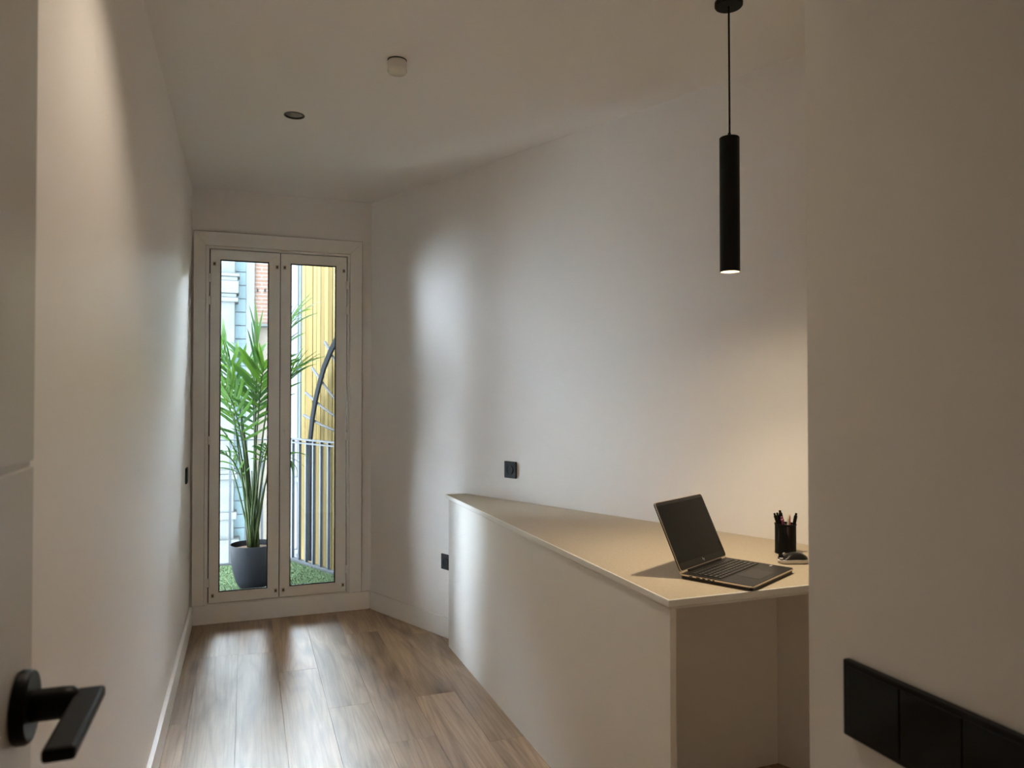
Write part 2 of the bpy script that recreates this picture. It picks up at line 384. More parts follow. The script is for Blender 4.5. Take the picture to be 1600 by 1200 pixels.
# ------------------------------------------------------------------ balcony doors
win = empty('window_1', (0.19, YW, WZ0)); tag(win, 'white double-leaf glazed balcony doors in a mitred casing', 'window', kind='structure')
WO = Vector((0.19, YW, WZ0))
def wpart(o, p=win, org=WO):
    o.parent = p; o.location = Vector(o.location) - org; return o
def quad_frame(name, X0, X1, Z0, Z1, x0, x1, z0, z1, y0, y1, m, parent, bottom=True, bevel=0.0012, names=('stile', 'rail')):
    g = 0.00025
    polys = [(names[0], [(X0, Z0), (x0, z0), (x0, z1), (X0, Z1)]), (names[0], [(x1, z0), (X1, Z0), (X1, Z1), (x1, z1)]),
             (names[1], [(X0, Z1), (x0, z1), (x1, z1), (X1, Z1)])]
    if bottom: polys.append((names[1], [(X0, Z0), (X1, Z0), (x1, z0), (x0, z0)]))
    for nm, p in polys:
        cx = sum(q[0] for q in p) / 4; cz = sum(q[1] for q in p) / 4
        wpart(prism(nm, p, y0, y1, m, None, 'y', bevel), parent)
# casing (mitred top corners; sides stand on the baseboard line)
wpart(prism('casing', [(-0.2965, WZ0), (-0.231, WZ0), (-0.231, 2.243), (-0.2965, 2.326)], YW - 0.016, YW, 'window_white', None, 'y', 0.0015))
wpart(prism('casing', [(0.6125, WZ0), (0.689, WZ0), (0.689, 2.326), (0.6125, 2.243)], YW - 0.016, YW, 'window_white', None, 'y', 0.0015))
wpart(prism('casing', [(-0.2965, 2.3265), (-0.231, 2.2435), (0.6125, 2.2435), (0.689, 2.3265)], YW - 0.016, YW, 'window_white', None, 'y', 0.0015))
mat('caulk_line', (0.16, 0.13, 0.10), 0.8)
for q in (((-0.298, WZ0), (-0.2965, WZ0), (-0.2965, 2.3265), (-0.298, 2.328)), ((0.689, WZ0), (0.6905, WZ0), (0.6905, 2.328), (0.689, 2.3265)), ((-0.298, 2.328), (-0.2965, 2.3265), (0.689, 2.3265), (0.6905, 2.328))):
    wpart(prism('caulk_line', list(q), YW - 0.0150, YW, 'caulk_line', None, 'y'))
# fixed frame
quad_frame('frame', -0.2288, 0.6105, WZ0, 2.2410, -0.2115, 0.5985, 0.118, 2.2275, YW - 0.0155, YW + 0.05, 'window_white', win, names=('jamb', 'head'))
bm = bmesh.new()
for q in ((-0.2115, -0.198, 0.118, 2.2275), (0.585, 0.5985, 0.118, 2.2275), (-0.198, 0.585, 2.214, 2.2275), (-0.198, 0.585, 0.118, 0.13), (0.182, 0.206, 0.13, 2.214)):
    add_box(bm, q[0], q[1], YW + 0.022, YW + 0.034, q[2], q[3])
wpart(from_bm('seal', bm, 'black_gasket'))
YS = YW - 0.0145   # front of leaves
leaves = [(-0.2045, 0.1905, -0.1505, 0.1260), (0.1955, 0.5915, 0.2530, 0.5270)]
for li, (X0, X1, x0, x1) in enumerate(leaves):
    sash = empty('sash', (X0 if li == 0 else X1, YS, 0.118)); so = Vector(sash.location); wpart(sash)
    Z0, Z1, z0, z1 = 0.1225, 2.2205, 0.183, 2.163
    def sp(o): return wpart(o, sash, so)
    for nm, p in (('stile', [(X0, Z0), (x0, z0), (x0, z1), (X0, Z1)]), ('stile', [(x1, z0), (X1, Z0), (X1, Z1), (x1, z1)]),
                  ('rail', [(X0, Z1), (x0, z1), (x1, z1), (X1, Z1)]), ('rail', [(X0, Z0), (X1, Z0), (x1, z0), (x0, z0)])):
        sp(prism(nm, p, YS, YS + 0.034, 'window_white', None, 'y', 0.001))
    bm = bmesh.new(); g = 0.0065
    for q in ((x0, x0 + g, z0, z1), (x1 - g, x1, z0, z1), (x0 + g, x1 - g, z1 - g, z1), (x0 + g, x1 - g, z0, z0 + g)):
        add_box(bm, q[0], q[1], YS + 0.004, YS + 0.012, q[2], q[3])
    sp(from_bm('gasket', bm, 'black_gasket'))
    sp(box('pane', x0 + 0.002, x1 - 0.002, YS + 0.013, YS + 0.019, z0 + 0.002, z1 - 0.002, 'pane_glass'))
    # hinges: two knuckles each, on the outer side
    hx = X0 - 0.0025 if li == 0 else X1 + 0.0025
    for hz in ((2.05, 1.915, 1.085, 0.245) if li == 0 else (2.045, 1.885, 1.095, 0.262)):
        bm = bmesh.new()
        for dz in (-0.025, 0.0):
            add_lathe(bm, [(0, dz + 0.001), (0.0075, dz + 0.001), (0.0075, dz + 0.024), (0, dz + 0.024)], 12, Matrix.Translation((hx, YS - 0.005, hz)))
        sp(from_bm('hinge', bm, 'window_white'))
    # small brass corner fittings
    for fx in (X0 + 0.022, X1 - 0.017):
        for fz in (0.165, 2.135):
            bm = bmesh.new(); add_box(bm, fx - 0.008, fx + 0.008, YS - 0.0025, YS + 0.001, fz - 0.011, fz + 0.011)
            f = sp(from_bm('corner_fitting', bm, 'brass_fitting', bevel=0.001))
            f2 = lathe('screw', [(0, 0), (0.0045, 0), (0.0045, 0.0012), (0, 0.0012)], 'gap_dark', None, 12, Matrix.Translation((fx, YS - 0.0026, fz)) @ Matrix.Rotation(R(90), 4, 'X'))
            f2.parent = sash; f2.location = -so
# latch on the right leaf
sash = bpy.data.objects['sash.001']; so = Vector((0.5915, YS, 0.118))
for n_, q in (('keep', (0.2035, 0.2145, 1.885, 1.925)), ('latch_plate', (0.2065, 0.2205, 1.765, 1.862)), ('lock_case', (0.2075, 0.2275, 1.085, 1.125))):
    o = box(n_, q[0], q[1], YS - 0.002, YS + 0.001, q[2], q[3], 'window_white', None, bevel=0.001); wpart(o, sash, so)
o = tube('latch_lever', [(0.217, YS - 0.003, 1.095), (0.217, YS - 0.009, 1.10), (0.217, YS - 0.009, 1.14)], 0.004, 'window_white'); wpart(o, sash, so)

# ------------------------------------------------------------------ entrance door leaf, standing open on the left
XD, YE = -0.183, 0.786
door = empty('door_1', (XD - 0.02, -0.014, 0)); tag(door, 'white lacquered door standing open in the left foreground', 'door', kind='structure')
do = Vector((XD - 0.02, -0.014, 0))
bm = bmesh.new(); gz = [0.008, 0.33, 0.81, 1.288, 1.77, 2.04]
for z0, z1 in zip(gz, gz[1:]):
    add_box(bm, XD - 0.04, XD, -0.014, YE, z0 + (0.0025 if z0 > 0.1 else 0), z1 - (0.0025 if z1 < 2 else 0))
leaf = from_bm('door_leaf', bm, 'door_lacquer', bevel=0.002); leaf.parent = door; leaf.location = -do
o = box('groove_core', XD - 0.037, XD - 0.003, -0.012, YE - 0.002, 0.02, 2.03, 'door_lacquer'); o.parent = door; o.location = -do
hz_ = 1.082; hy = 0.742
hd = empty('door_handle', (XD, hy, hz_)); hd.parent = door; hd.location = Vector((XD, hy, hz_)) - do; hd['label'] = 'matt black lever handle with round rose'
MX = Matrix.Rotation(R(90), 4, 'Y')
lathe('rose', [(0, 0), (0.0295, 0), (0.031, 0.002), (0.031, 0.008), (0.029, 0.011), (0, 0.011)], 'black_satin', hd, 40, MX)
lathe('neck', [(0, 0.008), (0.0135, 0.008), (0.0135, 0.034), (0.0130, 0.041), (0.009, 0.046), (0, 0.046)], 'black_satin', hd, 28, MX)
bm = bmesh.new(); add_box(bm, 0.0420, 0.0650, -0.113, 0.0125, -0.0035, 0.0075)
from_bm('lever', bm, 'black_satin', hd, bevel=0.003)
o = box('edge_latch', XD - 0.03, XD - 0.01, YE, YE + 0.0015, 0.99, 1.13, 'black_satin'); o.parent = door; o.location = -do
# door frame around the opening beside the viewer
bm = bmesh.new()
add_box(bm, XL, -0.232, -0.13, -0.02, 0, 2.08); add_box(bm, 0.605, XP, -0.13, -0.02, 0, 2.08); add_box(bm, XL, XP, -0.13, -0.02, 2.05, ZC)
tag(from_bm('trim_1', bm, 'trim_white'), 'white door frame around the entrance beside the viewer', 'door frame', kind='structure')

# ------------------------------------------------------------------ desk carcass
def fx(y): return 1.031 + (3.862 - y) * 0.0097       # front face of desk carcass
YF, YN = 3.862, 1.690
desk = empty('desk_base', (1.2, 2.7, 0)); tag(desk, 'white panelled desk base wedged against the slanting right wall', 'desk')
do = Vector((1.2, 2.7, 0))
def dpart(o): o.parent = desk; o.location = -do; return o
TH = 0.019
dpart(prism('front_panel', [(fx(YF), YF), (fx(YN), YN), (fx(YN) + TH, YN), (fx(YF) + TH, YF)], 0, 0.787, 'melamine', None, bevel=0.0008))
dpart(prism('end_panel', [(fx(YF) + TH, YF), (fx(YF) + TH, YF - TH), (rw(YF - TH) - 0.002, YF - TH), (rw(YF) - 0.002, YF)], 0, 0.787, 'melamine', None, bevel=0.0008))
yd = 2.23
dpart(prism('divider_panel', [(fx(yd) + TH, yd), (rw(yd) - 0.002, yd), (rw(yd + TH) - 0.002, yd + TH), (fx(yd) + TH, yd + TH)], 0, 0.787, 'melamine', None, bevel=0.0008))
dpart(prism('top_board', [(fx(YF) , YF), (fx(YN), YN - 0.004), (rw(YN) - 0.002, YN - 0.004), (rw(YF) - 0.002, YF)], 0.7875, 0.7965, 'melamine', None, bevel=0.0008))

# worktop
ZT = 0.8168
P_ = [(1.014, 3.870), (1.037, 1.672), (rw(1.672) - 0.002, 1.672), (rw(3.870) - 0.002, 3.870)]
wt = empty('worktop', (1.3, 2.6, 0.798)); tag(wt, 'beige wedge-shaped worktop with a white edge on the desk', 'worktop')
wo = Vector((1.3, 2.6, 0.798))
def tpart(o): o.parent = wt; o.location = -wo; return o
e_ = 0.006
ins = [(1.014 + e_, 3.870 - e_), (1.037 + e_, 1.672 + e_), (rw(1.672) - 0.002, 1.672 + e_), (rw(3.870) - 0.002, 3.870 - e_)]
tpart(prism('top_surface', ins, 0.7985, ZT, 'worktop', None))
for i, j in ((0, 1), (1, 2), (3, 0)):
    tpart(prism('edge_band', [P_[i], P_[j], ins[j], ins[i]], 0.7985, ZT + 0.0002, 'edge_white', None, bevel=0.0015))

# ------------------------------------------------------------------ sockets and switches
def socket(name, label, cat, loc, out, up_rows=1, gangs=1, kind_='socket', group=None):
    """plate lies in local YZ, facing +X"""
    o = empty(name, loc); o.rotation_euler = (0, 0, math.atan2(out[1], out[0])); tag(o, label, cat, group)
    w = 0.085 + 0.071 * (gangs - 1)
    box('plate', 0, 0.009, -w / 2, w / 2, -0.0425, 0.0425, 'black_plastic', o, bevel=0.002)
    for g in range(gangs):
        cy = -w / 2 + 0.0425 + g * 0.071
        if kind_ == 'socket':
            p = lathe('socket_well', [(0.0215, 0.0115), (0.0235, 0.0115), (0.0235, 0.009), (0.0215, 0.009), (0.0205, -0.0), (0, 0.0)], 'black_satin', o, 28, Matrix.Translation((0.0005, cy, 0)) @ MX)
            for s in (-1, 1):
                lathe('pin_hole', [(0, 0.0006), (0.0028, 0.0006), (0.0028, 0.0), (0, 0.0)], 'gap_dark', p, 10, Matrix.Translation((0.0003, cy + 0.0095 * s, 0)) @ MX)
        else:
            box('rocker', 0.0085, 0.0102, cy - 0.0345, cy + 0.0345, -0.036, 0.036, 'black_plastic', o, bevel=0.0008)
    return o
p = R0 + T * ((4.712 - 2.62 * 1.35) / 0.916)
socket('wall_socket', 'black square wall socket above the worktop', 'socket', (p.x, p.y, 0.972), NR)
p = R0 + T * ((4.712 - 2.975 * 1.35) / 0.916)
socket('wall_socket', 'black wall socket low on the wall half hidden by the desk', 'socket', (p.x, p.y, 0.418), NR)
socket('light_switch', 'black light switch seen edge-on on the left wall beside the balcony doors', 'switch', (XL, 4.375, 0.915), (1, 0), kind_='switch')
socket('switch_plate', 'wide black triple switch plate on the right foreground wall', 'switch', (XP, 0.661 - 0.1135, 1.0105), (-1, 0), gangs=3, kind_='switch')

# ------------------------------------------------------------------ ceiling fittings
det = empty('smoke_detector', (0.516, 2.675, ZC)); tag(det, 'small round white smoke detector on the ceiling', 'smoke detector')
lathe('base', [(0, 0), (0.033, 0), (0.033, -0.004), (0.0345, -0.005), (0.0345, -0.028), (0.036, -0.030), (0.036, -0.037), (0, -0.037)], 'detector_white', det, 40)
lathe('shadow_gap', [(0.0335, -0.0005), (0.0352, -0.0005), (0.0352, -0.0035), (0.0335, -0.0035)], 'gap_dark', det, 40)
lathe('lens', [(0.0355, -0.037), (0.0355, -0.041), (0.032, -0.047), (0.022, -0.0505), (0, -0.0515)], 'detector_lens', det, 40)
bm = bmesh.new()
for k in range(20):
    add_box(bm, 0.0338, 0.0352, -0.002, 0.002, -0.026, -0.008, Matrix.Rotation(2 * math.pi * k / 20, 4, 'Z'))
from_bm('vent_slots', bm, 'detector_white', det)
def downlight(loc, lit, label):
    o = empty('recessed_downlight', (loc[0], loc[1], ZC)); tag(o, label, 'downlight')
    lathe('trim_ring', [(0.0375, 0.004), (0.0385, -0.0025), (0.0440, -0.0025), (0.0445, -0.0003), (0.0405, 0.0), (0.0405, 0.006), (0.0375, 0.004)], 'downlight_ring', o, 40)
    lathe('reflector', [(0.0380, 0.003), (0.034, 0.03), (0.022, 0.055), (0.018, 0.058)], 'reflector', o, 40)
    lathe('lamp_face', [(0, 0.057), (0.019, 0.057), (0.019, 0.06), (0, 0.06)], 'lamp_glow' if lit else 'reflector', o, 24)
    return o
downlight(DL[0], False, 'dark round recessed downlight in the ceiling, unlit')
dl = downlight(DL[1], True, 'lit recessed downlight in the room ceiling just in front of the viewer')
ld = bpy.data.lights.new('downlight_light', 'SPOT'); ld.energy = DOWN_W; ld.color = DOWN_COL; ld.spot_size = R(124); ld.spot_blend = 0.7; ld.shadow_soft_size = 0.03
lo = bpy.data.objects.new('downlight_light', ld); C.objects.link(lo); lo.parent = dl; lo.location = (0, 0, -0.004)

# pendant
PX, PY, PB = 1.416, 1.922, 1.735
pd = empty('pendant_lamp', (PX, PY, ZC)); tag(pd, 'slim black cylinder pendant lamp over the desk, lit', 'pendant lamp')
lathe('canopy', [(0, 0), (0.043, 0), (0.043, -0.012), (0.041, -0.015), (0, -0.015)], 'black_metal', pd, 40)
tube('cord', [(0, 0, -0.014), (0.0005, 0, -0.2), (0.001, 0, PB + 0.42 - ZC)], 0.0030, 'black_plastic', pd, 10)
lathe('cord_grip', [(0, PB + 0.436 - ZC), (0.0045, PB + 0.436 - ZC), (0.0065, PB + 0.42 - ZC), (0, PB + 0.42 - ZC)], 'black_metal', pd, 16)
b0 = PB - ZC
lathe('tube', [(0, b0 + 0.421), (0.029, b0 + 0.421), (0.0305, b0 + 0.4195), (0.0305, b0 + 0.001), (0.0300, b0), (0.0285, b0), (0.0285, b0 + 0.02)], 'black_metal', pd, 48)
lathe('inner_reflector', [(0.0284, b0 + 0.001), (0.024, b0 + 0.022)], 'lamp_inner', pd, 40)
lathe('lamp_face', [(0, b0 + 0.022), (0.024, b0 + 0.022), (0.024, b0 + 0.024), (0, b0 + 0.024)], 'lamp_glow', pd, 32)
for nm, en, ang_, bl_ in (('pendant_light', PEND_W, 105, 1.0), ('pendant_spill', PEND_W * 0.35, 172, 1.0)):
    ld = bpy.data.lights.new(nm, 'SPOT'); ld.energy = en; ld.color = PEND_COL; ld.spot_size = R(ang_); ld.spot_blend = bl_; ld.shadow_soft_size = 0.012
    lo = bpy.data.objects.new(nm, ld); C.objects.link(lo); lo.parent = pd; lo.location = (0, 0, b0 - 0.001)

# ------------------------------------------------------------------ laptop
lap = empty('laptop', (1.3705, 1.830, ZT + 0.0005), math.atan2(0.4702, 0.8826)); tag(lap, 'open dark laptop with gold edges on the worktop', 'laptop')
w2, d2 = 0.145, 0.1115
def rrect(hw, hd, r, n=5, cx=0, cy=0):
    pts = []
    for sx, sy, a0 in ((1, 1, 0), (-1, 1, 90), (-1, -1, 180), (1, -1, 270)):
        for k in range(n + 1):
            an = R(a0 + 90 * k / n); pts.append((cx + sx * (hw - r) + r * math.cos(an), cy + sy * (hd - r) + r * math.sin(an)))
    return pts
prism('underside', rrect(w2 - 0.003, d2 - 0.003, 0.007), 0.0015, 0.0092, 'laptop_dark', lap)
prism('side_trim', rrect(w2, d2, 0.009), 0.0092, 0.0135, 'laptop_gold', lap, bevel=0.0008)
prism('palm_deck', rrect(w2 - 0.0016, d2 - 0.0016, 0.008), 0.0125, 0.0150, 'laptop_dark', lap)
for sx in (-1, 1):
    for sy in (-1, 1):
        lathe('foot', [(0, 0), (0.006, 0), (0.006, 0.002), (0, 0.002)], 'black_plastic', lap, 12, Matrix.Translation((sx * 0.12, sy * 0.085, -0.0003)))
prism('key_well', [(-0.128, -0.008), (0.128, -0.008), (0.128, 0.083), (-0.128, 0.083)], 0.0149, 0.0152, 'laptop_key', lap)
bm = bmesh.new(); bl = bmesh.new()
for r_ in range(6):
    ky = 0.0755 - r_ * 0.0152 - (0.002 if r_ else 0); kh = 0.0062 if r_ else 0.0042
    xk = -0.126
    row = [14] * 1
    widths = [[0.0157] * 16, [0.0175] * 13 + [0.024], [0.024] + [0.0175] * 13, [0.028] + [0.0175] * 11 + [0.031], [0.034] + [0.0175] * 10 + [0.042], [0.0195] * 4 + [0.085] + [0.0175] * 5][r_]
    tot = sum(widths); sc = 0.252 / tot
    for wk in widths:
        wk *= sc
        add_box(bm, xk + 0.0009, xk + wk - 0.0009, ky - kh, ky + kh, 0.0150, 0.0166)
        if wk < 0.05: add_box(bl, xk + wk * 0.36, xk + wk * 0.60, ky - kh * 0.2, ky + kh * 0.35, 0.0166, 0.01668)
        xk += wk
o = from_bm('keyboard', bm, 'laptop_key', lap); o['kind'] = 'stuff'
o2 = from_bm('key_legends', bl, 'key_legend', o); o2['kind'] = 'stuff'
prism('touchpad', rrect(0.055, 0.0345, 0.003, 4, -0.003, -0.058), 0.0149, 0.01525, 'touchpad', lap)
box('sticker', 0.118, 0.136, -0.050, -0.044, 0.0150, 0.0151, 'mouse_silver', lap)
for k, (py, pl) in enumerate(((0.075, 0.010), (0.052, 0.012), (0.034, 0.009), (0.018, 0.009), (0.004, 0.006))):
    box('port', -w2 - 0.0003, -w2 + 0.004, py - pl / 2, py + pl / 2, 0.0098, 0.0126, 'black_plastic', lap)
lid = empty('screen_lid', (0, d2 - 0.004, 0.0165)); lid.parent = lap; lid.rotation_euler = (R(115 - 90) * -1, 0, 0)
# lid local: x width, z height, facing -y
bm = bmesh.new(); add_prism(bm, rrect(w2, 0.105, 0.010, 5, 0, 0.108), -0.0012, 0.0030, 'y'); from_bm('lid_shell', bm, 'laptop_dark', lid, bevel=0.0008)
bm = bmesh.new(); add_prism(bm, rrect(w2 + 0.0002, 0.1052, 0.010, 5, 0, 0.108), -0.0029, -0.0012, 'y'); from_bm('lid_trim', bm, 'laptop_gold', lid)
bm = bmesh.new(); add_prism(bm, rrect(w2 - 0.0016, 0.1035, 0.009, 5, 0, 0.108), -0.0037, -0.0028, 'y'); from_bm('bezel', bm, 'laptop_dark', lid)
bm = bmesh.new(); add_prism(bm, rrect(w2 - 0.006, 0.088, 0.003, 3, 0, 0.1135), -0.0041, -0.0036, 'y'); from_bm('display', bm, 'screen_glass', lid)
lathe('webcam', [(0, 0.0), (0.0022, 0.0), (0.0022, 0.0006), (0, 0.0006)], 'black_gasket', lid, 14, Matrix.Translation((0, -0.0037, 0.206)) @ Matrix.Rotation(R(90), 4, 'X'))
# round emblem: four slanted strokes
bm = bmesh.new()
for x_, z0, z1 in ((-0.0045, -0.0018, 0.0060), (-0.0012, -0.0018, 0.0030), (0.0018, -0.0030, 0.0020), (0.0048, -0.0060, 0.0020)):
    sk = 0.30
    add_prism(bm, [(x_ + sk * z0, 0.0165 + z0), (x_ + 0.0015 + sk * z0, 0.0165 + z0), (x_ + 0.0015 + sk * z1, 0.0165 + z1), (x_ + sk * z1, 0.0165 + z1)], -0.0040, -0.0036, 'y')
from_bm('emblem', bm, 'steel', lid)
for sx in (-1, 1):
    lathe('hinge_barrel', [(0, -0.016), (0.005, -0.016), (0.005, 0.016), (0, 0.016)], 'laptop_gold', lap, 16, Matrix.Translation((sx * 0.125, d2 - 0.003, 0.0155)) @ MX)
box('hinge_cover', -0.10, 0.10, d2 - 0.010, d2 - 0.001, 0.0140, 0.0185, 'laptop_dark', lap, bevel=0.001)

# ------------------------------------------------------------------ mouse
mo = empty('computer_mouse', (1.642, 1.912, ZT + 0.0005), R(162)); tag(mo, 'small dark wireless mouse with silver sides beside the laptop', 'mouse')
def mouse_shell(z0f, z1f, sc, nx=16, ny=12):
    bm = bmesh.new(); L_ = 0.049; grid = []
    for i in range(nx + 1):
        u = -1 + 2 * i / nx; row = []
        hw = 0.029 * (1 - abs(u) ** 3.2) ** 0.5 * (1 - 0.10 * math.cos(u * math.pi)) * sc + 1e-4
        top = 0.034 * max(0.0, 1 - abs((u + 0.15) / 1.15) ** 2.4)
        for j in range(ny + 1):
            v = -1 + 2 * j / ny
            z = z0f + (max(top, 0.008) - z0f) * (1 - abs(v) ** 3) * z1f
            row.append(bm.verts.new((u * L_ * sc, v * hw, z)))
        grid.append(row)
    for i in range(nx):
        for j in range(ny): bm.faces.new((grid[i][j], grid[i + 1][j], grid[i + 1][j + 1], grid[i][j + 1]))
    edge = grid[0] + [r[-1] for r in grid[1:]] + grid[-1][-2::-1] + [r[0] for r in grid[-2:0:-1]]
    lo_ = [bm.verts.new((v.co.x * 0.96, v.co.y * 0.94, 0.0015)) for v in edge]
    for k in range(len(edge)): bm.faces.new((edge[k], edge[(k + 1) % len(edge)], lo_[(k + 1) % len(edge)], lo_[k]))
    bm.faces.new(lo_)
    return bm
from_bm('body', mouse_shell(0.012, 0.80, 1.0), 'mouse_silver', mo, smooth=True)
sh = from_bm('top_shell', mouse_shell(0.0155, 1.0, 0.965), 'mouse_dark', mo, smooth=True)
lathe('scroll_wheel', [(0, -0.003), (0.0055, -0.003), (0.0055, 0.003), (0, 0.003)], 'mouse_silver', mo, 20, Matrix.Translation((0.027, 0, 0.0262)) @ Matrix.Rotation(R(90), 4, 'X'))
box('button_seam', 0.012, 0.046, -0.0005, 0.0005, 0.016, 0.0275, 'gap_dark', mo)
box('base_pad', -0.03, 0.03, -0.018, 0.018, 0, 0.002, 'black_plastic', mo)

# ------------------------------------------------------------------ pen cup and pens
CX, CY = 1.722, 2.040
cup = empty('pen_cup', (CX, CY, ZT)); tag(cup, 'black wire-mesh pen cup behind the mouse', 'pen cup')
rc, hc = 0.034, 0.100
bm = bmesh.new(); nA, nZ = 52, 26; wv_ = 0.0013
def cyl(a, z, r=rc): return Vector((r * math.cos(a), r * math.sin(a), z))
for s in (1, -1):
    for k in range(nA):
        a0 = 2 * math.pi * k / nA; tw = s * 2.0
        st = 12; prev = None
        for q in range(st + 1):
            z = 0.004 + (hc - 0.008) * q / st; a = a0 + tw * q / st
            d = wv_ / rc
            cur = [bm.verts.new(cyl(a - d, z, rc + s * 0.0002)), bm.verts.new(cyl(a + d, z, rc + s * 0.0002))]
            if prev: bm.faces.new((prev[0], prev[1], cur[1], cur[0]))
            prev = cur
me = bpy.data.meshes.new('mesh_wall'); bm.to_mesh(me); bm.free(); mw = link('mesh_wall', me, 'black_metal', cup)
sd = mw.modifiers.new('solid', 'SOLIDIFY'); sd.thickness = 0.0006; mw['kind'] = 'stuff'
lathe('rim', [(rc - 0.001, hc - 0.005), (rc + 0.0015, hc - 0.005), (rc + 0.0015, hc), (rc - 0.001, hc), (rc - 0.001, hc - 0.005)], 'black_metal', cup, 40)
lathe('cup_base', [(0, 0), (rc + 0.001, 0), (rc + 0.001, 0.006), (rc - 0.001, 0.006), (rc - 0.001, 0.0015), (0, 0.0015)], 'black_metal', cup, 40)
# pens: base inside the cup, leaning to the rim
rt_ = Vector((0.9405, -0.3394)); fw_ = Vector((0.3394, 0.9405))
def pen(label, bot, top, L_, r, m, cap, capm, clipm=True, kindn='pen', tipm=None):
    b_ = Vector((CX, CY, ZT + 0.003)) + Vector((*(rt_ * bot[0] + fw_ * bot[1]), 0))
    t_ = Vector((CX, CY, ZT + hc)) + Vector((*(rt_ * top[0] + fw_ * top[1]), 0))
    o = empty(kindn, b_); tag(o, label, 'pencil' if kindn == 'pencil' else 'pen', 'pens in the mesh cup')
    o.rotation_euler = (t_ - b_).normalized().to_track_quat('Z', 'Y').to_euler()
    lathe('barrel', [(0, 0.0), (r * 0.3, 0.0), (r, 0.014), (r, L_ * (1 - cap)), (0, L_ * (1 - cap))], m, o, 14)
    if kindn == 'pencil':
        lathe('pencil_tip', [(r, L_ * (1 - cap)), (r * 0.95, L_ * (1 - cap)), (r * 0.25, L_ - 0.004), (0, L_)], capm, o, 14)
    else:
        lathe('pen_cap', [(0, L_ * (1 - cap)), (r * 1.25, L_ * (1 - cap)), (r * 1.25, L_ - 0.010), (r * 0.8, L_ - 0.008), (r * 0.8, L_ - 0.001), (r * 0.4, L_), (0, L_)], capm, o, 14)
        box('pocket_clip', r * 1.2, r * 1.2 + 0.002, -0.0018, 0.0018, L_ * (1 - cap) - 0.002, L_ - 0.008, capm, o)
pen('black pen leaning furthest left in the mesh cup', (0.004, -0.012), (-0.027, -0.004), 0.139, 0.0044, 'black_plastic', 0.30, 'black_satin')
pen('short black pen tucked between the left pens in the mesh cup', (0.0, 0.008), (-0.018, 0.010), 0.134, 0.0042, 'black_plastic', 0.30, 'black_satin')
pen('purple pen with a pink barrel in the mesh cup', (0.012, -0.016), (-0.014, -0.020), 0.128, 0.0048, 'pen_purple', 0.10, 'pen_purple')
pen('tall black pen just left of the centre of the mesh cup', (0.013, 0.010), (-0.006, 0.012), 0.142, 0.0050, 'black_plastic', 0.30, 'black_satin')
pen('pale pencil standing upright in the mesh cup', (0.012, 0.014), (0.013, 0.008), 0.128, 0.0040, 'pen_white', 0.12, 'pen_white', kindn='pencil')
pen('thin orange pencil beside the pale one in the mesh cup', (0.016, 0.0), (0.014, -0.004), 0.130, 0.0022, 'pen_orange', 0.08, 'pen_orange', kindn='pencil')
pen('black pen leaning right in the mesh cup', (0.008, -0.006), (0.026, -0.010), 0.136, 0.0045, 'black_plastic', 0.28, 'black_satin')

# ------------------------------------------------------------------ balcony
ZB = 0.045
TA = Vector((-0.4012, 0.9160)); NB = Vector((0.9160, 0.4012)); RB = Vector((0.612, 5.56))   # railing line along the party wall
def rb(s, off=0.0, z=0.0):
    p = RB + TA * s + NB * off; return Vector((p.x, p.y, z))
sc_ = (6.15 - 5.56) / 0.916          # corner of railing
c0 = rb(-0.86, 0.06); c1 = rb(sc_ + 0.05, 0.06)
deck = tag(prism('balcony_floor', [(-1.3, YW + 0.142), (c0.x, YW + 0.142), (c1.x, c1.y), (-1.3, 6.21)], -0.15, 0.03, 'concrete'), 'concrete balcony slab outside the glazed doors', 'balcony', kind='structure')
# artificial grass, one carpet of short blades
bm = bmesh.new()
g0 = rb(-0.80, -0.03); g1 = rb(sc_ - 0.03, -0.03)
gp = [(-0.9, YW + 0.145), (g0.x, YW + 0.145), (g1.x, g1.y), (-0.9, 6.10)]
add_prism(bm, gp, 0.03, ZB - 0.006)
rnd = random.Random(3)
for k in range(16000):
    y = rnd.uniform(YW + 0.15, 6.09); xm = g0.x + (g1.x - g0.x) * (y - (YW + 0.145)) / (g1.y - YW - 0.145); x = rnd.uniform(-0.55, xm - 0.004)
    an = rnd.uniform(0, 6.28); hgt = rnd.uniform(0.008, 0.016); ln = rnd.uniform(0.0, 0.009); wd_ = 0.0016
    ca, sa = math.cos(an), math.sin(an)
    v = [bm.verts.new((x - sa * wd_, y + ca * wd_, ZB - 0.0065)), bm.verts.new((x + sa * wd_, y - ca * wd_, ZB - 0.0065)), bm.verts.new((x + ca * ln, y + sa * ln, ZB - 0.006 + hgt))]
    bm.faces.new(v)
tag(from_bm('artificial_grass', bm, 'grass'), 'green artificial grass carpet on the balcony', 'grass', kind='stuff')

